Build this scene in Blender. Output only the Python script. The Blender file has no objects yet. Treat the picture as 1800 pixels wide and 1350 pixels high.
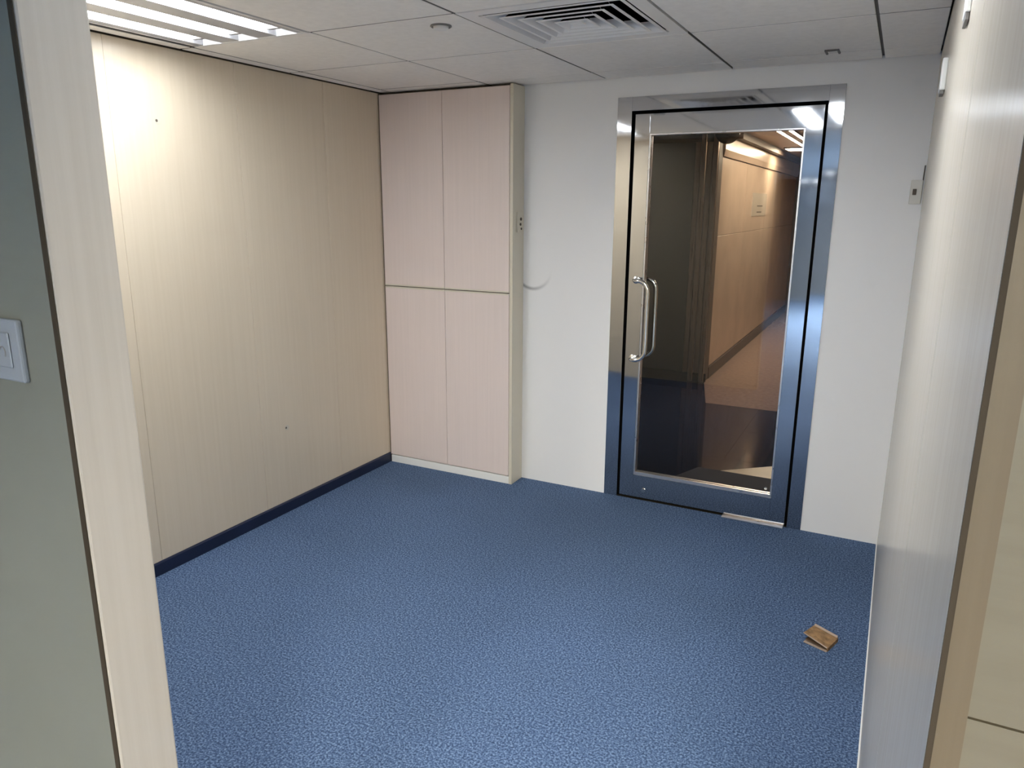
import bpy, bmesh, math, random
from mathutils import Matrix, Vector
random.seed(4)
S = bpy.context.scene
C = S.collection

# ---------------------------------------------------------------- camera
FPX, PITCH, YAW, ROLL, CAMZ = 1297.56, 0.23794, -0.47619, 0.00516, 1.5234
fw = Vector((math.sin(YAW)*math.cos(PITCH), math.cos(YAW)*math.cos(PITCH), -math.sin(PITCH)))
rt = Vector((math.cos(YAW), -math.sin(YAW), 0)); up = rt.cross(fw)
cr, sr = math.cos(ROLL), math.sin(ROLL)
rt, up = cr*rt + sr*up, -sr*rt + cr*up
cd = bpy.data.cameras.new('camera'); cam = bpy.data.objects.new('camera', cd); C.objects.link(cam)
cd.sensor_fit = 'HORIZONTAL'; cd.sensor_width = 36; cd.lens = FPX*36/1800; cd.clip_start = 0.02
M = Matrix((rt, up, -fw)).transposed().to_4x4(); M.translation = (0, 0, CAMZ); cam.matrix_world = M
S.camera = cam

# ---------------------------------------------------------------- world, exposure
w = bpy.data.worlds.new('world'); S.world = w; w.use_nodes = True
w.node_tree.nodes['Background'].inputs[0].default_value = (0.5, 0.55, 0.6, 1)
w.node_tree.nodes['Background'].inputs[1].default_value = 0.05
S.view_settings.view_transform = 'Standard'; S.view_settings.look = 'None'
S.view_settings.gamma = 1; S.view_settings.use_curve_mapping = False
S.view_settings.exposure = 2.32
S.cycles.use_denoising = True
S.cycles.max_bounces = 12; S.cycles.diffuse_bounces = 6; S.cycles.glossy_bounces = 6
S.cycles.caustics_reflective = False; S.cycles.caustics_refractive = False
ROOM_TUBE, OFFICE_FILL, HALL_LAMP = 5.2, 98.0, 13.5     # radiant strength of the lamps; the office pair is added fill

# ---------------------------------------------------------------- dimensions (metres)
ZC = 2.114                       # suspended ceiling
XL, XR, YB = -2.618, 0.0616, 3.585
YP0, YP1 = 0.58, 0.672           # partition the picture is taken through
XJ = -0.970                      # left jamb face
LX = [-2.544 + .6*i for i in range(5)]
CY = [0.99, 1.59, 2.19, 2.79, 3.388]

# ---------------------------------------------------------------- materials
def _mat(name):
    m = bpy.data.materials.new(name); m.use_nodes = True
    return m, m.node_tree, m.node_tree.nodes['Principled BSDF']
def plain(name, col, rough=.5, metal=0, spec=.5, vary=0, vscale=6, bump=0, bscale=200, coat=0):
    m, t, b = _mat(name)
    b.inputs['Base Color'].default_value = (*col, 1); b.inputs['Roughness'].default_value = rough
    b.inputs['Metallic'].default_value = metal; b.inputs['Specular IOR Level'].default_value = spec
    b.inputs['Coat Weight'].default_value = coat; b.inputs['Coat Roughness'].default_value = .08
    g = t.nodes.new('ShaderNodeNewGeometry')
    if vary:
        n = t.nodes.new('ShaderNodeTexNoise'); n.inputs['Scale'].default_value = vscale; n.inputs['Detail'].default_value = 4
        t.links.new(g.outputs['Position'], n.inputs['Vector'])
        r = t.nodes.new('ShaderNodeValToRGB'); r.color_ramp.elements[0].position = .3; r.color_ramp.elements[1].position = .7
        r.color_ramp.elements[0].color = (*[c*(1-vary) for c in col], 1); r.color_ramp.elements[1].color = (*[min(1, c*(1+vary)) for c in col], 1)
        t.links.new(n.outputs['Fac'], r.inputs['Fac']); t.links.new(r.outputs['Color'], b.inputs['Base Color'])
    if bump:
        n2 = t.nodes.new('ShaderNodeTexNoise'); n2.inputs['Scale'].default_value = bscale; n2.inputs['Detail'].default_value = 3
        t.links.new(g.outputs['Position'], n2.inputs['Vector'])
        bp = t.nodes.new('ShaderNodeBump'); bp.inputs['Strength'].default_value = bump; bp.inputs['Distance'].default_value = .002
        t.links.new(n2.outputs['Fac'], bp.inputs['Height']); t.links.new(bp.outputs['Normal'], b.inputs['Normal'])
    return m
def wood(name, c1, c2, rough=.3, grain=(70, 70, 1.6), spec=.5):
    m, t, b = _mat(name)
    g = t.nodes.new('ShaderNodeNewGeometry'); mp = t.nodes.new('ShaderNodeMapping')
    mp.inputs['Scale'].default_value = grain
    t.links.new(g.outputs['Position'], mp.inputs['Vector'])
    n = t.nodes.new('ShaderNodeTexNoise'); n.inputs['Scale'].default_value = 1.0; n.inputs['Detail'].default_value = 5; n.inputs['Roughness'].default_value = .6
    t.links.new(mp.outputs['Vector'], n.inputs['Vector'])
    r = t.nodes.new('ShaderNodeValToRGB')
    r.color_ramp.elements[0].position = .32; r.color_ramp.elements[1].position = .66
    r.color_ramp.elements[0].color = (*c1, 1); r.color_ramp.elements[1].color = (*c2, 1)
    t.links.new(n.outputs['Fac'], r.inputs['Fac']); t.links.new(r.outputs['Color'], b.inputs['Base Color'])
    b.inputs['Roughness'].default_value = rough; b.inputs['Specular IOR Level'].default_value = spec
    return m
def emit(name, col, strength):
    m, t, b = _mat(name)
    b.inputs['Base Color'].default_value = (.8, .8, .8, 1)
    b.inputs['Emission Color'].default_value = (*col, 1); b.inputs['Emission Strength'].default_value = strength
    return m
def carpet(name):
    m, t, b = _mat(name)
    g = t.nodes.new('ShaderNodeNewGeometry')
    n = t.nodes.new('ShaderNodeTexNoise'); n.inputs['Scale'].default_value = 150; n.inputs['Detail'].default_value = 3; n.inputs['Roughness'].default_value = .7
    t.links.new(g.outputs['Position'], n.inputs['Vector'])
    r = t.nodes.new('ShaderNodeValToRGB')
    e = r.color_ramp.elements; e[0].position = .38; e[0].color = (.031, .055, .112, 1); e[1].position = .64; e[1].color = (.195, .275, .42, 1)
    x = e.new(.5); x.color = (.074, .122, .222, 1)
    t.links.new(n.outputs['Fac'], r.inputs['Fac'])
    n2 = t.nodes.new('ShaderNodeTexNoise'); n2.inputs['Scale'].default_value = 1.7; n2.inputs['Detail'].default_value = 3
    t.links.new(g.outputs['Position'], n2.inputs['Vector'])
    r2 = t.nodes.new('ShaderNodeValToRGB'); r2.color_ramp.elements[0].position = .3; r2.color_ramp.elements[1].position = .7
    r2.color_ramp.elements[0].color = (.93, .93, .92, 1); r2.color_ramp.elements[1].color = (1.06, 1.06, 1.08, 1)
    t.links.new(n2.outputs['Fac'], r2.inputs['Fac'])
    mx = t.nodes.new('ShaderNodeMix'); mx.data_type = 'RGBA'; mx.blend_type = 'MULTIPLY'; mx.inputs['Factor'].default_value = 1
    t.links.new(r.outputs['Color'], mx.inputs['A']); t.links.new(r2.outputs['Color'], mx.inputs['B'])
    # trodden-in soil in front of the glass door
    sp = t.nodes.new('ShaderNodeVectorMath'); sp.operation = 'DISTANCE'; sp.inputs[1].default_value = (-1.25, 3.15, 0)
    t.links.new(g.outputs['Position'], sp.inputs[0])
    rs = t.nodes.new('ShaderNodeMapRange'); rs.inputs['From Min'].default_value = .1; rs.inputs['From Max'].default_value = .75
    rs.inputs['To Min'].default_value = .55; rs.inputs['To Max'].default_value = 0
    t.links.new(sp.outputs['Value'], rs.inputs['Value'])
    ns = t.nodes.new('ShaderNodeMath'); ns.operation = 'MULTIPLY'; t.links.new(rs.outputs['Result'], ns.inputs[0]); t.links.new(n2.outputs['Fac'], ns.inputs[1])
    soil = t.nodes.new('ShaderNodeMix'); soil.data_type = 'RGBA'; soil.inputs['B'].default_value = (.065, .09, .13, 1)
    t.links.new(ns.outputs[0], soil.inputs['Factor']); t.links.new(mx.outputs['Result'], soil.inputs['A'])
    t.links.new(soil.outputs['Result'], b.inputs['Base Color'])
    b.inputs['Roughness'].default_value = .95; b.inputs['Specular IOR Level'].default_value = .1
    bp = t.nodes.new('ShaderNodeBump'); bp.inputs['Strength'].default_value = .5; bp.inputs['Distance'].default_value = .004
    t.links.new(n.outputs['Fac'], bp.inputs['Height']); t.links.new(bp.outputs['Normal'], b.inputs['Normal'])
    return m
def painted_wall(name, col):
    # white paint with one curved black scuff and a few faint smudges
    m, t, b = _mat(name); L = t.links.new
    g = t.nodes.new('ShaderNodeNewGeometry'); s = t.nodes.new('ShaderNodeSeparateXYZ'); L(g.outputs['Position'], s.inputs[0])
    def math_(op, a, bb=None, clamp=False):
        n = t.nodes.new('ShaderNodeMath'); n.operation = op; n.use_clamp = clamp
        for i, v in enumerate((a, bb)):
            if v is None: continue
            if isinstance(v, (int, float)): n.inputs[i].default_value = v
            else: L(v, n.inputs[i])
        return n.outputs[0]
    dx = math_('SUBTRACT', s.outputs['X'], -1.725); dz = math_('SUBTRACT', s.outputs['Z'], 1.195)
    d = math_('SQRT', math_('ADD', math_('MULTIPLY', dx, dx), math_('MULTIPLY', dz, dz)))
    band = math_('SUBTRACT', 1, math_('MULTIPLY', math_('ABSOLUTE', math_('SUBTRACT', d, .108)), 75), True)
    side = math_('MULTIPLY', math_('SUBTRACT', -1.60, s.outputs['X']), 7, True)
    low = math_('MULTIPLY', math_('SUBTRACT', 1.19, s.outputs['Z']), 12, True)
    m1 = math_('MULTIPLY', math_('MULTIPLY', band, side), low)
    n = t.nodes.new('ShaderNodeTexNoise'); n.inputs['Scale'].default_value = 2.2; n.inputs['Detail'].default_value = 6
    L(g.outputs['Position'], n.inputs['Vector'])
    m2 = math_('MULTIPLY', math_('SUBTRACT', n.outputs['Fac'], .66, True), 1.6, True)
    tot = math_('MINIMUM', math_('ADD', math_('MULTIPLY', m1, .75), m2), .8)
    mx = t.nodes.new('ShaderNodeMix'); mx.data_type = 'RGBA'
    mx.inputs['A'].default_value = (*col, 1); mx.inputs['B'].default_value = (.16, .16, .17, 1)
    L(tot, mx.inputs['Factor']); L(mx.outputs['Result'], b.inputs['Base Color'])
    b.inputs['Roughness'].default_value = .45
    return m
def steel(name, col, rough, brush=(240, 240, 3)):
    m, t, b = _mat(name)
    g = t.nodes.new('ShaderNodeNewGeometry'); mp = t.nodes.new('ShaderNodeMapping'); mp.inputs['Scale'].default_value = brush
    t.links.new(g.outputs['Position'], mp.inputs['Vector'])
    n = t.nodes.new('ShaderNodeTexNoise'); n.inputs['Scale'].default_value = 1; n.inputs['Detail'].default_value = 2
    t.links.new(mp.outputs['Vector'], n.inputs['Vector'])
    r = t.nodes.new('ShaderNodeMapRange'); r.inputs['To Min'].default_value = rough*.7; r.inputs['To Max'].default_value = rough*1.3
    t.links.new(n.outputs['Fac'], r.inputs['Value']); t.links.new(r.outputs['Result'], b.inputs['Roughness'])
    b.inputs['Base Color'].default_value = (*col, 1); b.inputs['Metallic'].default_value = 1
    return m
def glass(name, tint):
    m, t, b = _mat(name)
    b.inputs['Base Color'].default_value = (*tint, 1); b.inputs['Transmission Weight'].default_value = 1
    b.inputs['Roughness'].default_value = 0; b.inputs['IOR'].default_value = 1.45
    return m
MT = dict(
    maple=wood('cream laminate', (.70, .60, .455), (.73, .63, .485), .24),
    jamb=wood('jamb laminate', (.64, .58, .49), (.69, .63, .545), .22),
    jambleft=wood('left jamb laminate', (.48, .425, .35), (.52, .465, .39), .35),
    pink=wood('pinkish laminate', (.72, .62, .58), (.755, .65, .61), .35),
    tan=wood('tan laminate', (.135, .112, .070), (.145, .122, .078), .45, (3, 60, 60)),
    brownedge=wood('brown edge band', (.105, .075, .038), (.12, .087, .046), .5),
    greygreen=plain('grey green panel', (.180, .178, .146), .5, vary=.05, vscale=3),
    cream=plain('cream board edge', (.66, .61, .50), .4),
    cream2=plain('greyed cream plastic', (.66, .65, .60), .5),
    darkgap=plain('dark gap', (.02, .017, .012), .9, spec=.1),
    backing=plain('panel backing', (.10, .075, .05), .9),
    wall=painted_wall('white wall paint', (.80, .80, .80)),
    blue_wall=plain('blue grey paint', (.085, .105, .135), .6, vary=.03),
    white=plain('white plastic', (.80, .80, .78), .35),
    plate=plain('grey white plate', (.27, .285, .30), .3),
    tile=plain('ceiling tile', (.91, .88, .84), .9, vary=.03, vscale=40, bump=.25, bscale=260, spec=.1),
    gridm=plain('ceiling grid', (.20, .19, .18), .7),
    lamp_metal=plain('white enamel', (.80, .80, .80), .3),
    louver=plain('grey satin louver', (.50, .50, .52), .35),
    black=plain('black void', (.004, .004, .004), .9, spec=0),
    navy=plain('navy skirting', (.010, .016, .045), .35, vary=.1),
    carpet=carpet('blue speckled carpet'),
    steel=steel('brushed steel', (.56, .57, .59), .05),
    chrome=steel('satin chrome', (.80, .79, .75), .14, (50, 50, 50)),
    bead=steel('bright bead', (.75, .75, .77), .3, (20, 20, 20)),
    glass=glass('clear door glass', (.93, .95, .94)),
    card=plain('brown cardboard', (.30, .175, .08), .85, vary=.4, vscale=55),
    cardshade=plain('shaded inner cardboard', (.09, .05, .025), .9),
    cardlight=plain('pale cardboard edge', (.42, .32, .25), .85),
    granite=plain('dark polished granite', (.030, .024, .022), .06, vary=.3, vscale=60),
    rosefloor=plain('rose polished floor', (.33, .24, .205), .14, vary=.12, vscale=30),
    beige=plain('beige stone', (.62, .54, .42), .3, vary=.06, vscale=12),
    mat=plain('navy rubber mat', (.008, .012, .028), .7, bump=.6, bscale=300),
    orange=plain('warm beige stone', (.52, .41, .325), .28, vary=.10, vscale=4),
    darkwall=plain('dark grey panel', (.060, .058, .052), .35),
    bronze=steel('bronze cladding', (.30, .225, .18), .3),
    hallceil=plain('warm ceiling', (.48, .41, .38), .8),
    darkbrown=plain('dark brown timber', (.075, .05, .035), .5),
    notice=plain('grey notice sheet', (.36, .32, .27), .6), ink=plain('dark ink', (.06, .05, .045), .7),
    dome=plain('black gloss dome', (.012, .010, .010), .08),
    tube=emit('room lamp', (.93, .97, 1.0), ROOM_TUBE),
    tube_fill=emit('added office fill', (1.0, .945, .80), OFFICE_FILL),  # glow of the two fill lights added in the office
    tube_far=emit('far office lamp', (.93, .98, 1.0), 6.0),
    hall_lamp=emit('hall lamp', (1.0, .80, .56), HALL_LAMP),
    gapbrown=plain('dark brown gap', (.034, .022, .009), .8),
    umber=plain('dark grime', (.10, .08, .06), .8), plug=plain('pale filler', (.60, .55, .44), .8),
)

# ---------------------------------------------------------------- helpers
ORG = {}
def bx(bm, x0, x1, y0, y1, z0, z1):
    vs = [bm.verts.new((x, y, z)) for x in (x0, x1) for y in (y0, y1) for z in (z0, z1)]
    for f in ((0,1,3,2), (4,6,7,5), (0,4,5,1), (2,3,7,6), (0,2,6,4), (1,5,7,3)):
        bm.faces.new([vs[i] for i in f])
    return bm
def box(x0, x1, y0, y1, z0, z1, bev=0, seg=1):
    bm = bx(bmesh.new(), x0, x1, y0, y1, z0, z1)
    bmesh.ops.recalc_face_normals(bm, faces=bm.faces)
    if bev: bmesh.ops.bevel(bm, geom=bm.edges[:], offset=bev, segments=seg, affect='EDGES', profile=.5)
    return bm
def prism(pts, axis, a, b):
    """closed polygon in the two other axes, extruded along axis from a to b"""
    bm = bmesh.new()
    def mk(p, t):
        q = list(p); q.insert(axis, t); return bm.verts.new(q)
    A = [mk(p, a) for p in pts]; B = [mk(p, b) for p in pts]
    bm.faces.new(A); bm.faces.new(B[::-1]); n = len(pts)
    for i in range(n): bm.faces.new((A[i], B[i], B[(i+1) % n], A[(i+1) % n]))
    bmesh.ops.recalc_face_normals(bm, faces=bm.faces)
    return bm
def lathe(prof, c, axis=2, n=32, flip=1):
    """profile of (radius, height) turned about an axis through c"""
    bm = bmesh.new(); rings = []
    for r, h in prof:
        ring = []
        for k in range(n):
            a = 2*math.pi*k/n; p = [r*math.cos(a), r*math.sin(a)]; p.insert(axis, h*flip)
            ring.append(bm.verts.new((c[0]+p[0], c[1]+p[1], c[2]+p[2])))
        rings.append(ring)
    for A, B in zip(rings, rings[1:]):
        for k in range(n): bm.faces.new((A[k], A[(k+1) % n], B[(k+1) % n], B[k]))
    for R in (rings[0], rings[-1]):
        bm.faces.new(R)
    bmesh.ops.recalc_face_normals(bm, faces=bm.faces)
    return bm
def tube(path, r, n=14):
    bm = bmesh.new(); path = [Vector(p) for p in path]; rings = []; u = None
    for i, p in enumerate(path):
        d = (path[min(i+1, len(path)-1)] - path[max(i-1, 0)]).normalized()
        if u is None: u = d.orthogonal().normalized()
        u = (u - d*u.dot(d)).normalized(); v = d.cross(u)
        rings.append([bm.verts.new(p + r*(math.cos(2*math.pi*k/n)*u + math.sin(2*math.pi*k/n)*v)) for k in range(n)])
    for A, B in zip(rings, rings[1:]):
        for k in range(n): bm.faces.new((A[k], A[(k+1) % n], B[(k+1) % n], B[k]))
    bm.faces.new(rings[0]); bm.faces.new(rings[-1])
    bmesh.ops.recalc_face_normals(bm, faces=bm.faces)
    return bm
def obj(name, bm, mat, parent=None, smooth=False, label=None):
    o = ORG.get(parent.name, Vector()) if parent else Vector()
    if o.length: bmesh.ops.translate(bm, verts=bm.verts, vec=-o)
    me = bpy.data.meshes.new(name); bm.to_mesh(me); bm.free(); me.materials.append(mat)
    if smooth:
        for p in me.polygons: p.use_smooth = True
        me.set_sharp_from_angle(angle=math.radians(40))
    ob = bpy.data.objects.new(name, me); C.objects.link(ob)
    if parent: ob.parent = parent; ORG[ob.name] = o
    if label: ob['label'] = label
    return ob
def struct(name, bm, mat, label):
    o = obj(name, bm, mat); o['kind'] = 'structure'; o['label'] = label; o['category'] = name.split('_')[0]; return o
def empty(name, loc, label, cat, group=None, kind=None):
    o = bpy.data.objects.new(name, None); C.objects.link(o); o.location = loc; o.empty_display_size = .1
    ORG[o.name] = Vector(loc); o['label'] = label; o['category'] = cat
    if group: o['group'] = group
    if kind: o['kind'] = kind
    return o
def tag(o, label, cat, group=None):
    o['label'] = label; o['category'] = cat
    if group: o['group'] = group
    return o

# ================================================================ STRUCTURE
# ---- floor of the room: slab with carpet tiles laid on it
XO0, XO1, YO = -3.6, 2.6, -6.95        # office behind the partition
floor = struct('floor', box(XO0-.1, XO1+.1, YO-.1, YB+.02, -.12, -.006), MT['backing'], 'sub-floor under the blue speckled carpet tiles')
T = .5; GAP = .0007; shared = {}
xs = [XL] + [v for v in [-.417 + T*k for k in range(-6, 3)] if XL+.02 < v < XR+.05] ; xs.append(XR+.02)
ys = [YP0-.02] + [v for v in [.24 + T*k for k in range(0, 9)] if YP0+.05 < v < YB-.02] + [YB+.02]
for i in range(len(xs)-1):
    for j in range(len(ys)-1):
        w_, d_ = round(xs[i+1]-xs[i], 4), round(ys[j+1]-ys[j], 4)
        if (w_, d_) not in shared:
            bm = box(-w_/2+GAP/2, w_/2-GAP/2, -d_/2+GAP/2, d_/2-GAP/2, -.0058, 0)
            me = bpy.data.meshes.new('carpet_tile'); bm.to_mesh(me); bm.free(); me.materials.append(MT['carpet']); shared[(w_, d_)] = me
        o = bpy.data.objects.new('carpet_tile', shared[(w_, d_)]); C.objects.link(o); o.parent = floor
        o.location = ((xs[i]+xs[i+1])/2, (ys[j]+ys[j+1])/2, 0)
bm = box(XO0, XO1, YO, YP0-.021, -.0058, 0); obj('office_carpet', bm, MT['carpet'], floor)

# ---- back wall with the door opening
FX0, FX1, FZ = -1.281, -.2735, 2.026            # outer edges of the steel frame
WT = .09
bm = bmesh.new()
bx(bm, XL-.1, FX0, YB, YB+WT, 0, ZC+.2); bx(bm, FX1, XR+.12, YB, YB+WT, 0, ZC+.2); bx(bm, FX0, FX1, YB, YB+WT, FZ, ZC+.2)
wall_back = struct('wall_back', bm, MT['wall'], 'scuffed white painted wall around the glass door')
# ---- left wall: laminate panels on a backing
wall_left = struct('wall_left', box(XL-.10, XL-.012, YP1, YB, -.006, ZC+.2), MT['backing'], 'cream wood-grain laminate panelling along the left side')
for y0, y1 in ((YP1, 1.262), (1.262, 1.861), (1.861, 2.462), (2.462, 3.02), (3.02, YB)):
    obj('panel', box(XL-.012, XL, y0+.0006, y1-.0006, 0, ZC-.004, .0008), MT['maple'], wall_left)
bb = struct('baseboard_left', prism([(XL, 0), (XL+.009, 0), (XL+.009, .052), (XL+.005, .058), (XL, .058)], 1, YP1, 3.458), MT['navy'], 'navy vinyl skirting below the cream left wall')
# ---- right wall
wall_right = struct('wall_right', box(XR+.012, XR+.12, YP1, YB, -.006, ZC+.2), MT['backing'], 'glossy pale wood-grain laminate wall on the right of the opening')
for y0, y1 in ((YP0+.002, 1.205), (1.205, YB)):
    obj('panel', box(XR, XR+.012, y0+.0016, y1-.0016, .004, ZC-.004), MT['jamb'], wall_right)
obj('joint_strip', box(XR+.0006, XR+.0115, 1.2032, 1.2068, .004, ZC-.004), MT['gapbrown'], wall_right)
obj('floor_edge_strip', box(XR-.004, XR, YP1, YB, 0, .006), MT['white'], wall_right)
# ---- front partition (the picture looks through its opening)
wfl = struct('wall_front_left', box(XO0, XJ-.030, YP0+.012, YP1-.004, -.006, ZC+.2), MT['backing'], 'grey-green partition beside the left jamb of the opening')
obj('panel', box(XO0, XJ-.0125, YP0, YP0+.012, 0, ZC, .001), MT['greygreen'], wfl)
obj('shadow_gap', box(XJ-.030, XJ-.0005, YP0+.008, YP0+.012, 0, ZC), MT['darkgap'], wfl)
obj('panel', box(XO0, XJ-.016, YP1-.004, YP1, 0, ZC), MT['maple'], wfl)
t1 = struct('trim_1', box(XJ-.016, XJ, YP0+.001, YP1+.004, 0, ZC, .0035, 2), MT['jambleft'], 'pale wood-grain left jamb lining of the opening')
obj('gap_shade', box(XJ-.0123, XJ-.002, YP0-.0005, YP0+.0008, 0, ZC), MT['gapbrown'], t1)  # dark strip carrying the shade of the gap beside the jamb
wfr = struct('wall_front_right', box(XR+.0125, XO1, YP0+.0125, YP1-.004, -.006, ZC+.2), MT['backing'], 'tan horizontal-grain partition at the right edge of the picture')
obj('panel', box(XR+.0230, XO1, YP0+.0005, YP0+.012, 0, 1.1525), MT['tan'], wfr)
obj('panel', box(XR+.0230, XO1, YP0+.0005, YP0+.012, 1.1545, ZC), MT['tan'], wfr)
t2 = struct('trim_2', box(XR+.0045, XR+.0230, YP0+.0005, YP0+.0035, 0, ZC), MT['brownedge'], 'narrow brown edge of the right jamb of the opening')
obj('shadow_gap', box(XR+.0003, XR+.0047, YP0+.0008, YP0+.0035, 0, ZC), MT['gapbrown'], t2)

# ---- suspended ceiling: grid bars, tiles, void above
ceil = struct('ceiling', box(XO0-.1, XO1+.1, YP1-.09, YB+.02, ZC+.16, ZC+.22), MT['gridm'], 'suspended ceiling of pale square tiles')
gx = [XL] + LX + [XR]; gy = [YP1] + CY + [YB]
for k, x in enumerate(gx[1:-1]):
    obj('grid_bar', box(x-.012, x+.012, YP1, YB, ZC+.012, ZC+.03), MT['gridm'], ceil)
for y in gy[1:-1]:
    obj('grid_bar', box(XL, XR, y-.012, y+.012, ZC+.0305, ZC+.045), MT['gridm'], ceil)
obj('edge_angle', box(XL+.001, XL+.02, YP1, YB, ZC+.012, ZC+.03), MT['backing'], ceil)
obj('edge_angle', box(XL, XR, YB-.02, YB-.001, ZC+.012, ZC+.03), MT['backing'], ceil)
cells = {(1, 1), (1, 2), (4, 1), (4, 2), (3, 3)}        # taken by the two lamps and the air diffuser
shared = {}
for i in range(len(gx)-1):
    for j in range(len(gy)-1):
        if (i, j) in cells: continue
        x0, x1, y0, y1 = gx[i]+.005, gx[i+1]-.005, gy[j]+.005, gy[j+1]-.005
        if i == 0: x0 += .004
        if j == len(gy)-2: y1 -= .002
        k = (round(x1-x0, 4), round(y1-y0, 4))
        if k not in shared:
            bm = box(-k[0]/2, k[0]/2, -k[1]/2, k[1]/2, 0, .0115, .0015)
            me = bpy.data.meshes.new('ceiling_tile'); bm.to_mesh(me); bm.free(); me.materials.append(MT['tile']); me.materials.append(MT['gridm']); shared[k] = me
            for p in me.polygons: p.material_index = int(abs(p.normal.z) < .5)  # tile sides coloured dark to carry the shade in the joints
        o = bpy.data.objects.new('ceiling_tile', shared[k]); C.objects.link(o); o.parent = ceil
        o.location = ((x0+x1)/2, (y0+y1)/2, ZC + random.uniform(0, .0012))

# ---- office behind the camera (mirrored in the steel of the door)
struct('ceiling_office', box(XO0, XO1, YO, YP1-.09, ZC, ZC+.1), MT['tile'], 'pale ceiling of the dim office behind the viewer')
struct('wall_office_end', box(XO0, XO1, YO-.1, YO, -.006, ZC+.1), MT['blue_wall'], 'blue-grey end wall of the office mirrored in the door frame')
struct('wall_office_left', box(XO0-.1, XO0, YO, YP1, -.006, ZC+.1), MT['blue_wall'], 'blue-grey side wall of the office on the left')
struct('wall_office_right', box(XO1, XO1+.1, YO, YP1, -.006, ZC+.1), MT['blue_wall'], 'blue-grey side wall of the office on the right')

# ---- corridor beyond the glass door
HX0, HX1, HY0, HY1, HZ = -3.4, .9, YB+WT, 11.6, 2.16
hf = struct('floor_corridor', box(HX0, HX1, HY0, HY1, -.12, -.01), MT['backing'], 'sub-floor of the corridor behind the glass door')
def slabs(name, x0, x1, y0, y1, nx, ny, mat):
    for a in range(nx):
        for b_ in range(ny):
            u0, u1 = x0+(x1-x0)*a/nx, x0+(x1-x0)*(a+1)/nx; v0, v1 = y0+(y1-y0)*b_/ny, y0+(y1-y0)*(b_+1)/ny
            obj(name, box(u0+.0006, u1-.0006, v0+.0006, v1-.0006, -.0098, 0), mat, hf)
slabs('floor_slab', HX0, HX1, 4.47, 5.76, 5, 2, MT['granite'])
obj('floor_slab', prism([(HX0, 3.971), (-1.051, 3.991), (-.861, 4.191), (-.531, 4.469), (HX0, 4.469)], 2, -.0098, 0), MT['granite'], hf)
obj('floor_slab', prism([(HX0, HY0), (HX1, HY0), (HX1, 4.469), (-.529, 4.469), (-.859, 4.189), (-1.049, 3.989), (HX0, 3.969)], 2, -.0098, 0), MT['beige'], hf)
obj('floor_slab', prism([(HX0, 5.761), (-1.235, 5.761), (-1.433, 6.55), (HX0, 6.55)], 2, -.0098, 0), MT['granite'], hf)  # dark slab cut to the dark wall's reflection in the floor
obj('floor_slab', prism([(-1.2338, 5.761), (HX1, 5.761), (HX1, 6.55), (-1.4318, 6.55)], 2, -.0098, 0), MT['rosefloor'], hf)  # pink zone cut to the stone wall's reflection, edge along the pier's
slabs('floor_slab', -1.43, HX1, 6.551, HY1, 3, 6, MT['rosefloor'])
struct('ceiling_corridor', box(HX0, HX1, HY0, HY1, HZ, HZ+.1), MT['hallceil'], 'warm-lit ceiling of the corridor behind the glass door')
wo = struct('wall_corridor_stone', box(-1.75, -1.432, 6.62, HY1, 0, HZ), MT['backing'], 'warm beige stone wall running away down the corridor')
for y0, y1 in ((6.62, 7.8), (7.8, 9.05), (9.05, 10.3), (10.3, HY1)):
    for z0, z1 in ((.11, 1.27), (1.27, 1.93)):
        obj('stone_panel', box(-1.432, -1.42, y0+.002, y1-.002, z0+.002, z1-.002, .002), MT['orange'], wo)
obj('cornice', prism([(-1.432, 1.935), (-1.405, 1.935), (-1.395, 1.99), (-1.40, HZ), (-1.432, HZ)], 1, 6.62, HY1), MT['orange'], wo)
obj('dark_cornice', box(-1.40, -1.33, 7.0, HY1, HZ-.06, HZ), MT['darkbrown'], wo)
obj('skirting', box(-1.432, -1.408, 6.62, HY1, 0, .105, .003), MT['darkbrown'], wo)
wd = struct('wall_corridor_dark', box(HX0, -1.61, 6.47, 6.60, 0, HZ), MT['darkwall'], 'dark grey wall facing the glass door across the corridor')
obj('skirting', box(HX0, -1.40, 6.455, 6.47, 0, .075, .003), MT['dome'], wd)
obj('head_band', box(HX0, -1.40, 6.45, 6.47, 2.04, HZ), MT['dome'], wd)
for k in range(4):      # ribbed bronze pier at the corner
    obj('pier_rib', box(-1.61+.0495*k, -1.61+.0495*k+.0455, 6.458-.010*(k % 2), 6.62, .0, HZ, .004), MT['bronze'], wd)
obj('pier_core', box(-1.61, -1.414, 6.475, 6.62, 0, HZ-.002), MT['darkbrown'], wd)
struct('wall_corridor_end', box(HX0, HX1, HY1, HY1+.1, 0, HZ), MT['darkbrown'], 'dark brown end wall of the corridor')
struct('wall_corridor_right', box(HX1, HX1+.1, HY0, HY1, 0, HZ), MT['orange'], 'warm stone wall on the right of the corridor')
struct('wall_corridor_left', box(HX0-.1, HX0, HY0, HY1, 0, HZ), MT['darkwall'], 'dark wall at the left end of the corridor')

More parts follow.
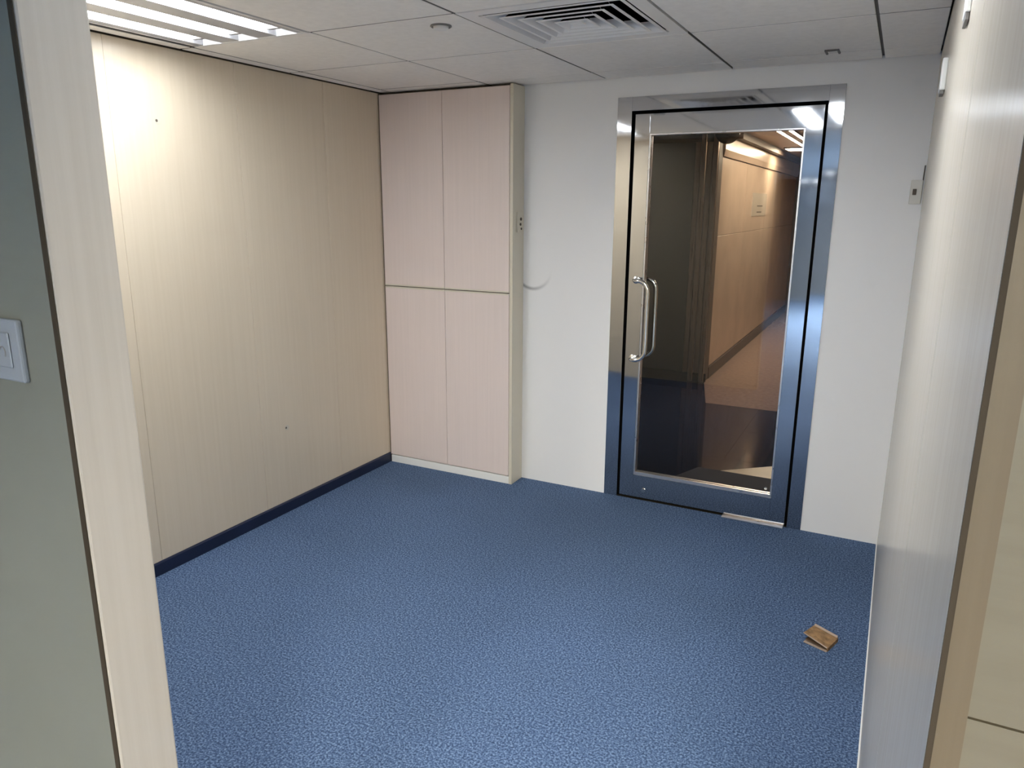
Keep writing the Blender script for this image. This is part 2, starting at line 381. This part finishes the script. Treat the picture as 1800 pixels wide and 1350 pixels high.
# ================================================================ GLASS DOOR
DY = YB - .004                       # face of frame, a hair proud of the wall
door = empty('door_1', ((FX0+FX1)/2, YB, 0), 'framed glass door with brushed steel frame in the white wall', 'door', kind='structure')
KX0, KX1, KZ = -1.2085, -.3365, 1.962       # inner edge of the fixed frame
def steelbar(name, x0, x1, z0, z1, y0=DY, y1=YB+WT+.004, mat='steel', parent=door, bev=.0005):
    return obj(name, box(x0, x1, y0, y1, z0, z1, bev), MT[mat], parent)
steelbar('frame_jamb', FX0, KX0, 0, FZ)
steelbar('frame_jamb', KX1, FX1, 0, FZ)
steelbar('frame_head', KX0, KX1, KZ, FZ)
obj('gap_filler', box(KX0, KX0+.0130, YB+.010, YB+WT, .004, KZ), MT['black'], door)  # black filler carries the shade in the gap round the leaf
obj('gap_filler', box(KX1-.0130, KX1, YB+.010, YB+WT, .004, KZ), MT['black'], door)
obj('gap_filler', box(KX0+.0130, KX1-.0130, YB+.010, YB+WT, KZ-.0130, KZ), MT['black'], door)
G = .0135
lx0, lx1, lz0, lz1 = KX0+G, KX1-G, .012, KZ-G
gx0, gx1, gz0, gz1 = -1.122, -.421, .135, 1.858
leaf = obj('door_leaf', box(lx0, gx0, YB, YB+.045, lz0, lz1, .0005), MT['steel'], door)
leaf.name = 'hinge_free_stile'; leaf.name = 'leaf_stile'; ORG['leaf_stile'] = ORG[door.name]
steelbar('leaf_stile', gx1, lx1, lz0, lz1, YB, YB+.045)
steelbar('leaf_rail', gx0, gx1, gz1, lz1, YB, YB+.045)
steelbar('leaf_rail', gx0, gx1, lz0, gz0, YB, YB+.045)
obj('glass_pane', box(gx0-.004, gx1+.004, YB+.017, YB+.027, gz0-.004, gz1+.004), MT['glass'], door)
for a in ((gx0, gx0+.008, gz0, gz1), (gx1-.008, gx1, gz0, gz1), (gx0+.008, gx1-.008, gz0, gz0+.016), (gx0+.008, gx1-.008, gz1-.008, gz1)):
    obj('glazing_bead', box(a[0], a[1], YB+.002, YB+.016, a[2], a[3], .001), MT['bead'], door)
    obj('glazing_bead', box(a[0], a[1], YB+.028, YB+.043, a[2], a[3], .001), MT['bead'], door)
def pull(side):
    zt, zb, xm = 1.162, .762, -1.155
    y0 = YB if side < 0 else YB+.045
    yg = y0 + side*.05; xg = xm+.078; path = []; r = .055
    path.append((xm, y0+side*.001, zt))
    for k in range(0, 5):       # stub leaving the stile and turning sideways
        a = math.pi/2*k/4; path.append((xm + .025*(1-math.cos(a)), y0 + side*(.025+.025*math.sin(a)), zt))
    for k in range(0, 8):
        a = math.pi/2*k/7; path.append((xg - r + r*math.sin(a), yg, zt - r + r*math.cos(a)))
    for k in range(0, 8):
        a = math.pi/2*k/7; path.append((xg - r + r*math.cos(a), yg, zb + r - r*math.sin(a)))
    for k in range(4, -1, -1):
        a = math.pi/2*k/4; path.append((xm + .025*(1-math.cos(a)), y0 + side*(.025+.025*math.sin(a)), zb))
    path.append((xm, y0+side*.001, zb))
    h = obj('pull_handle', tube(path, .0105), MT['chrome'], door, True, 'satin chrome D-shaped pull handle')
    for z in (zt, zb):
        obj('rose', lathe([(.019, 0), (.019, .004), (.016, .006)], (xm, y0, z), 1, 24, side), MT['chrome'], h, True)
pull(-1); pull(1)
obj('lock_cylinder', lathe([(.011, 0), (.011, .006), (.004, .007)], (-1.062, YB, .056), 1, 20, -1), MT['chrome'], door, True)
obj('patch_cap', lathe([(.007, 0), (.007, .003), (.003, .004)], (-.455, YB+.0455, .165), 1, 16, 1), MT['chrome'], door, True)
obj('floor_spring_plate', box(-.645, -.352, YB-.030, YB+.06, 0, .006, .001), MT['bead'], door, label='bright steel floor spring cover plate')
obj('threshold', box(FX0, FX1, YB-.002, YB+WT, -.006, .001), MT['darkgap'], door)

for o in door.children:      # the leaf hangs a touch out of plumb, its top leaning towards the corridor
    if o.name.split('.')[0] in ('leaf_stile', 'leaf_rail', 'glass_pane', 'glazing_bead', 'pull_handle', 'lock_cylinder', 'patch_cap'):
        o.rotation_euler.x = -.006

# ================================================================ CABINET
CX1, CF = -1.783, 3.458
cab = empty('wall_cabinet', ((XL+CX1)/2, CF, 0), 'full-height pinkish wood-grain cabinet with four flat doors in the left corner', 'cabinet')
body = obj('side_panel', box(CX1-.018, CX1, CF-.002, YB-.001, .0, ZC-.006, .001), MT['cream'], cab)
obj('carcass', box(XL+.013, CX1-.0185, CF+.02, YB-.001, .045, ZC-.006), MT['backing'], cab)
obj('filler_strip', box(XL+.001, XL+.0125, CF+.006, YB-.001, 0, ZC-.006), MT['backing'], cab)
obj('plinth', box(XL+.013, CX1-.0185, CF-.001, CF+.0195, 0, .043, .001), MT['white'], cab)
XM, ZM = -2.205, 1.069
for x0, x1 in ((XL+.009, XM-.001), (XM+.001, CX1-.0215)):
    for z0, z1 in ((.048, ZM-.0025), (ZM+.0025, ZC-.014)):
        d = obj('door', box(x0, x1, CF, CF+.018, z0, z1, .0012), MT['pink'], cab)
        zz = z1 if z0 < 1 else z0
        obj('edge_lip', box(x0+.001, x1-.001, CF-.0006, CF+.0005, zz-.008 if z0 < 1 else zz, zz if z0 < 1 else zz+.008), MT['cream'], d)
sock = empty('key_switch', (CX1, 3.53, 1.435), 'tiny cream key switch on the narrow side of the tall cabinet', 'switch')
obj('plate', box(CX1, CX1+.006, 3.500, 3.560, 1.385, 1.488, .0015), MT['cream'], sock)
obj('key_slot', lathe([(.008, 0), (.008, .004), (.004, .005)], (CX1+.006, 3.535, 1.452), 0, 18, 1), MT['umber'], sock)
obj('key_slot', lathe([(.007, 0), (.007, .004), (.004, .005)], (CX1+.006, 3.530, 1.425), 0, 18, 1), MT['umber'], sock)
obj('key_slot', lathe([(.006, 0), (.006, .003), (.003, .004)], (CX1+.006, 3.541, 1.402), 0, 18, 1), MT['umber'], sock)

# ================================================================ CEILING LAMPS
def troffer(x0, x1, y0, y1, lampmat, label, group, z=ZC):
    cx, cy = (x0+x1)/2, (y0+y1)/2
    t = empty('ceiling_light', (cx, cy, z), label, 'ceiling light', group)
    F = .016
    bm = bmesh.new()
    bx(bm, x0+.003, x0+F, y0+.003, y1-.003, z-.002, z+.006); bx(bm, x1-F, x1-.003, y0+.003, y1-.003, z-.002, z+.006)
    bx(bm, x0+F, x1-F, y0+.003, y0+F, z-.002, z+.006); bx(bm, x0+F, x1-F, y1-F, y1-.003, z-.002, z+.006)
    obj('frame', bm, MT['lamp_metal'], t)
    bm = bmesh.new()
    bx(bm, x0+.01, x1-.01, y0+.01, y1-.01, z+.055, z+.06)
    bx(bm, x0+.01, x0+F, y0+.01, y1-.01, z+.006, z+.055); bx(bm, x1-F, x1-.01, y0+.01, y1-.01, z+.006, z+.055)
    bx(bm, x0+F, x1-F, y0+.01, y0+F, z+.006, z+.055); bx(bm, x0+F, x1-F, y1-F, y1-.01, z+.006, z+.055)
    obj('housing', bm, MT['lamp_metal'], t)
    for k in (-1, 0, 1):
        xc = cx + .188*k
        n = 6; pts = [(xc + .043*math.cos(math.pi + math.pi*i/n), z+.024 + .012*math.sin(math.pi + math.pi*i/n)) for i in range(n+1)]
        obj('lamp_tube', prism(pts, 1, y0+.085, y1-.085), lampmat, t)      # rounded lit lens of one lamp
        for y in (y0+.068, y1-.082):
            obj('lamp_holder', box(xc-.030, xc+.030, y, y+.014, z+.006, z+.055, .002), MT['gridm'], t)
    for k in (-1.5, -.5, .5, 1.5):     # reflector ridges between the lamps
        xc = cx + .188*k; b0, b1 = (xc-.046, xc+.046) if abs(k) < 1 else ((x0+F+.001, xc+.046) if k < 0 else (xc-.046, x1-F-.001))
        obj('reflector', prism([(b0, z), (b1, z), (b1-.003, z+.054), (b0+.003, z+.054)], 1, y0+F, y1-F), MT['louver'], t)
    return t
troffer(LX[0]+.035, LX[1]+.0, CY[0], CY[2], MT['tube'], 'lit three-tube recessed ceiling light above the cream left wall', 'recessed fluorescent ceiling lights')
troffer(LX[3], LX[4], CY[0], CY[2], MT['tube'], 'lit three-tube recessed ceiling light near the right wall, mirrored in the door', 'recessed fluorescent ceiling lights')
troffer(-1.65, -1.05, -6.85, -6.25, MT['tube_far'], 'distant lit ceiling light of the office, mirrored low in the right door stile', 'recessed fluorescent ceiling lights', ZC-.062)
for k, (ty, lab) in enumerate(((-2.6, 'added unseen fill light closest behind the opening'), (-4.9, 'added unseen fill light halfway down the office behind the opening'))):
    troffer((.45, -.70)[k], (1.05, -.10)[k], ty, ty+1.2, MT['tube_fill'], lab, 'recessed fluorescent ceiling lights', ZC-.062)  # strong pair added out of view to fill the room with light

# ================================================================ AIR DIFFUSER
ax0, ax1, ay0, ay1 = LX[2]+.003, LX[3]-.003, CY[2]+.003, CY[3]-.003
acx, acy = (ax0+ax1)/2, (ay0+ay1)/2
ad = empty('air_diffuser', (acx, acy, ZC), 'square white four-way ceiling air diffuser with black slots', 'air vent')
bm = bmesh.new(); H = .245
bx(bm, ax0, acx-H, ay0, ay1, ZC, ZC+.008); bx(bm, acx+H, ax1, ay0, ay1, ZC, ZC+.008)
bx(bm, acx-H, acx+H, ay0, acy-H, ZC, ZC+.008); bx(bm, acx-H, acx+H, acy+H, ay1, ZC, ZC+.008)
obj('face_frame', bm, MT['lamp_metal'], ad)
bm = bmesh.new()
bx(bm, acx-H-.01, acx+H+.01, acy-H-.01, acy+H+.01, ZC+.115, ZC+.12)
for s in (-1, 1):
    bx(bm, acx+s*H, acx+s*(H+.01), acy-H-.01, acy+H+.01, ZC+.008, ZC+.115); bx(bm, acx-H, acx+H, acy+s*H, acy+s*(H+.01), ZC+.008, ZC+.115)
bmesh.ops.recalc_face_normals(bm, faces=bm.faces)
obj('plenum', bm, MT['black'], ad)
for q in range(4):
    ca, sa = round(math.cos(q*math.pi/2)), round(math.sin(q*math.pi/2))
    for i in range(5):
        r0 = .228 - .045*i; r1 = r0 - .028; th = .0018
        bm = bmesh.new(); V = []
        for (r, z) in ((r0, ZC-.001), (r0+th, ZC-.001), (r1+th, ZC+.030), (r1, ZC+.030)):
            for s in (-1, 1):
                px, py = r, s*(r-.001)
                V.append(bm.verts.new((acx + ca*px - sa*py, acy + sa*px + ca*py, z)))
        for f in ((0,2,3,1), (2,4,5,3), (4,6,7,5), (6,0,1,7), (0,6,4,2), (1,3,5,7)): bm.faces.new([V[k] for k in f])
        W = []
        for (r, z) in ((r0+.001, ZC-.002), (r0+.012, ZC-.002), (r0+.012, ZC+.0), (r0+.001, ZC+.0)):
            for s in (-1, 1):
                px, py = r, s*(r-.001)
                W.append(bm.verts.new((acx + ca*px - sa*py, acy + sa*px + ca*py, z)))
        for f in ((0,2,3,1), (2,4,5,3), (4,6,7,5), (6,0,1,7), (0,6,4,2), (1,3,5,7)): bm.faces.new([W[k] for k in f])
        bmesh.ops.recalc_face_normals(bm, faces=bm.faces)
        lb = obj('louver_blade', bm, MT['lamp_metal'], ad); lb.data.materials.append(MT['black'])
        for p in lb.data.polygons:
            if p.normal.x*ca + p.normal.y*sa > .3 and p.normal.z > .3: p.material_index = 1  # upper blade faces blackened to carry the shade of the plenum
obj('centre_plate', box(acx-.022, acx+.022, acy-.022, acy+.022, ZC+.0, ZC+.004), MT['lamp_metal'], ad)

# small ceiling fittings
sp = empty('sprinkler_cover', (-1.468, 2.306, ZC), 'small round sprinkler cover in the ceiling tile beside the air diffuser', 'sprinkler')
obj('rim', lathe([(.036, 0), (.037, -.003), (.033, -.006), (.028, -.004), (.028, 0)], (-1.468, 2.306, ZC), 2, 36), MT['gridm'], sp, True)
obj('cap', lathe([(.026, .0), (.026, -.010), (.021, -.013), (.004, -.0135)], (-1.468, 2.306, ZC), 2, 36), MT['white'], sp, True)
br = empty('ceiling_clip', (-.318, 3.36, ZC), 'small pale bracket on the ceiling edge above the right door jamb', 'bracket')
obj('arm', box(-.345, -.337, 3.30, 3.375, ZC-.006, ZC, .001), MT['gridm'], br)
obj('arm', box(-.300, -.292, 3.30, 3.375, ZC-.006, ZC, .001), MT['gridm'], br)
obj('bridge', box(-.337, -.300, 3.30, 3.310, ZC-.006, ZC, .001), MT['gridm'], br)

# ================================================================ WALL FITTINGS
sw = empty('wall_switch', (-1.095, YP0, 1.323), 'white square switch plate on the grey-green partition at left', 'switch')
obj('plate', box(-1.137, -1.051, YP0-.009, YP0, 1.280, 1.368, .003, 2), MT['plate'], sw)
obj('rocker', box(-1.118, -1.070, YP0-.012, YP0-.009, 1.300, 1.350, .0015), MT['plate'], sw)
for k in range(2):
    x = -1.103 + .017*k
    obj('symbol_mark', tube([(x+.006*math.cos(a), YP0-.0121, 1.322+.008*math.sin(a)) for a in [math.pi*(-.25+1.1*i/8) for i in range(9)]], .0011, 6), MT['gridm'], sw)
sb = empty('corner_switch', (.035, YB, 1.58), 'narrow cream switch plate on the white wall beside the right corner', 'switch')
obj('plate', box(.012, .056, YB-.008, YB, 1.535, 1.632, .002), MT['cream2'], sb)
obj('key', box(.022, .036, YB-.012, YB-.008, 1.572, 1.596, .001), MT['umber'], sb)
obj('dark_strip', tube([(.0545, YB-.004, 1.540), (.0550, YB-.004, 1.62), (.0565, YB-.004, 1.69)], .0022, 8), MT['umber'], sb)  # thin dark upright line beside the corner
wb = empty('sensor_box', (XR, 2.5, 1.80), 'white sensor box high on the right wall nearest the back corner', 'wall box', 'white boxes on the right wall')
obj('case', box(XR-.014, XR, 2.45, 2.53, 1.835, 1.918, .003, 2), MT['white'], wb)
obj('foot', box(XR-.012, XR-.002, 2.455, 2.525, 1.826, 1.8348, .001), MT['gridm'], wb)
wb2 = empty('sensor_box', (XR, 1.62, 1.80), 'white narrow box high on the right wall cut by the top of the picture', 'wall box', 'white boxes on the right wall')
obj('case', box(XR-.008, XR, 1.56, 1.64, 1.845, 1.985, .002, 2), MT['white'], wb2)
obj('foot', box(XR-.007, XR-.001, 1.563, 1.637, 1.832, 1.8448, .001), MT['gridm'], wb2)
for (y, z, lab) in ((2.053, 1.835, 'brown screw hole with pale filler high on the cream left wall'), (2.619, .437, 'faint filled screw hole low on the cream left wall')):
    e = empty('screw_plug', (XL, y, z), lab, 'screw hole', 'screw holes in the left wall')
    obj('filler', lathe([(.014, 0), (.013, .0006), (.002, .0008)], (XL, y+.006, z), 0, 18, 1), MT['plug'], e)
    obj('hole', lathe([(.0055, .0007), (.005, .0012), (.001, .0013)], (XL, y, z), 0, 14, 1), MT['umber'], e)

# ================================================================ FOLDED CARD ON THE CARPET
cdx = empty('cardboard_scrap', (-.092, 2.62, 0), 'small folded scrap of brown cardboard on the blue carpet', 'cardboard')
cdx.rotation_euler = (0, 0, math.radians(-18))
def flap(x0, x1, y0, y1, za, zb, zc_, zd, th):
    """sheet with corner heights (near-left, near-right, far-right, far-left)"""
    bm = bmesh.new(); B = [bm.verts.new(v) for v in ((x0, y0, za), (x1, y0, zb), (x1, y1, zc_), (x0, y1, zd))]
    T_ = [bm.verts.new(v.co + Vector((0, 0, th))) for v in B]
    bm.faces.new(B[::-1]); bm.faces.new(T_)
    for i in range(4): bm.faces.new((B[i], B[(i+1) % 4], T_[(i+1) % 4], T_[i]))
    bmesh.ops.recalc_face_normals(bm, faces=bm.faces); return bm
def cardpart(name, bm, m):
    me = bpy.data.meshes.new(name); bm.to_mesh(me); bm.free(); me.materials.append(m)
    o = bpy.data.objects.new(name, me); C.objects.link(o); o.parent = cdx; return o
cardpart('lower_flap', flap(-.040, .042, -.056, .040, .003, .000, .000, .000, .003), MT['cardlight'])
cardpart('middle_flap', flap(-.036, .041, -.050, .040, .014, .006, .006, .010, .002), MT['cardshade'])  # inner sheet coloured dark for the shade inside the fold
cardpart('upper_flap', flap(-.045, .041, -.050, .042, .034, .011, .012, .024, .003), MT['card'])
cardpart('near_lip', flap(-.0455, .0412, -.0505, -.0475, .0345, .0114, .0124, .0340, .0032), MT['cardlight'])
cardpart('fold', flap(.0408, .0445, -.050, .040, .0, .0, .0, .0, .0145), MT['card'])
cardpart('far_lip', flap(-.043, .041, .036, .044, .028, .015, .018, .031, .002), MT['cardlight'])

# ================================================================ CORRIDOR THINGS
dm = empty('door_mat', (-.70, 4.0, 0), 'navy rubber mat on the corridor floor outside the glass door', 'mat')
obj('mat_body', prism([(-1.11, 3.74), (-.10, 3.74), (-.10, 4.22), (-.92, 4.22)], 2, .0, .008), MT['mat'], dm)
obj('mat_rim', prism([(-1.13, 3.725), (-.09, 3.725), (-.09, 3.74), (-1.11, 3.74)], 2, .0, .006), MT['dome'], dm)
for i, (y0, y1, x) in enumerate(((6.7, 8.8, -1.03), (6.7, 8.6, -.93))):
    s = empty('slot_light', (x, (y0+y1)/2, HZ), ['warm ceiling light slot nearer the corridor stone wall', 'warm ceiling light slot beside the other one, further from the stone wall'][i], 'ceiling light', 'corridor ceiling lights')
    obj('channel', box(x-.022, x+.022, y0, y1, HZ-.012, HZ, .002), MT['darkbrown'], s)
    obj('diffuser', box(x-.014, x+.014, y0+.02, y1-.02, HZ-.015, HZ-.0122), MT['hall_lamp'], s)
pl = empty('corridor_panel_light', (-1.13, 9.2, HZ), 'warm square ceiling light deep in the corridor', 'ceiling light', 'corridor ceiling lights')
obj('frame', box(-1.27, -.99, 9.02, 9.38, HZ-.014, HZ, .003), MT['darkbrown'], pl)
obj('diffuser', box(-1.25, -1.01, 9.04, 9.36, HZ-.018, HZ-.0142), MT['hall_lamp'], pl)
pl = empty('corridor_panel_light', (-.2, 4.9, HZ), 'warm square ceiling light in the corridor near the glass door', 'ceiling light', 'corridor ceiling lights')
obj('frame', box(-.32, -.08, 5.9, 6.14, HZ-.014, HZ, .003), MT['darkbrown'], pl)
obj('diffuser', box(-.30, -.10, 5.92, 6.12, HZ-.018, HZ-.0142), MT['hall_lamp'], pl)
dc = empty('dome_camera', (-1.29, 6.15, HZ), 'black dome camera on the corridor ceiling seen at the top of the glass', 'camera')
obj('base_ring', lathe([(.05, 0), (.05, -.03), (.108, -.034), (.112, -.06), (.104, -.068), (.06, -.068)], (-1.29, 6.15, HZ), 2, 36), MT['darkbrown'], dc, True)
obj('dome', lathe([(.096, -.068)] + [(.096*math.cos(a), -.068-.098*math.sin(a)) for a in [math.pi/2*k/10 for k in range(1, 10)]] + [(.004, -.1665)], (-1.29, 6.15, HZ), 2, 36), MT['dome'], dc, True)
ns = empty('wall_notice', (-1.42, 8.65, 1.5), 'faded grey notice sheet on the corridor stone wall', 'notice')
obj('sheet', box(-1.42, -1.417, 8.2, 9.1, 1.42, 1.66), MT['notice'], ns)
for z, y0, y1, h in ((1.52, 8.5, 8.85, .012), (1.455, 8.5, 8.8, .012)):
    obj('ink_bar', box(-1.417, -1.4162, y0, y1, z, z+h), MT['ink'], ns)
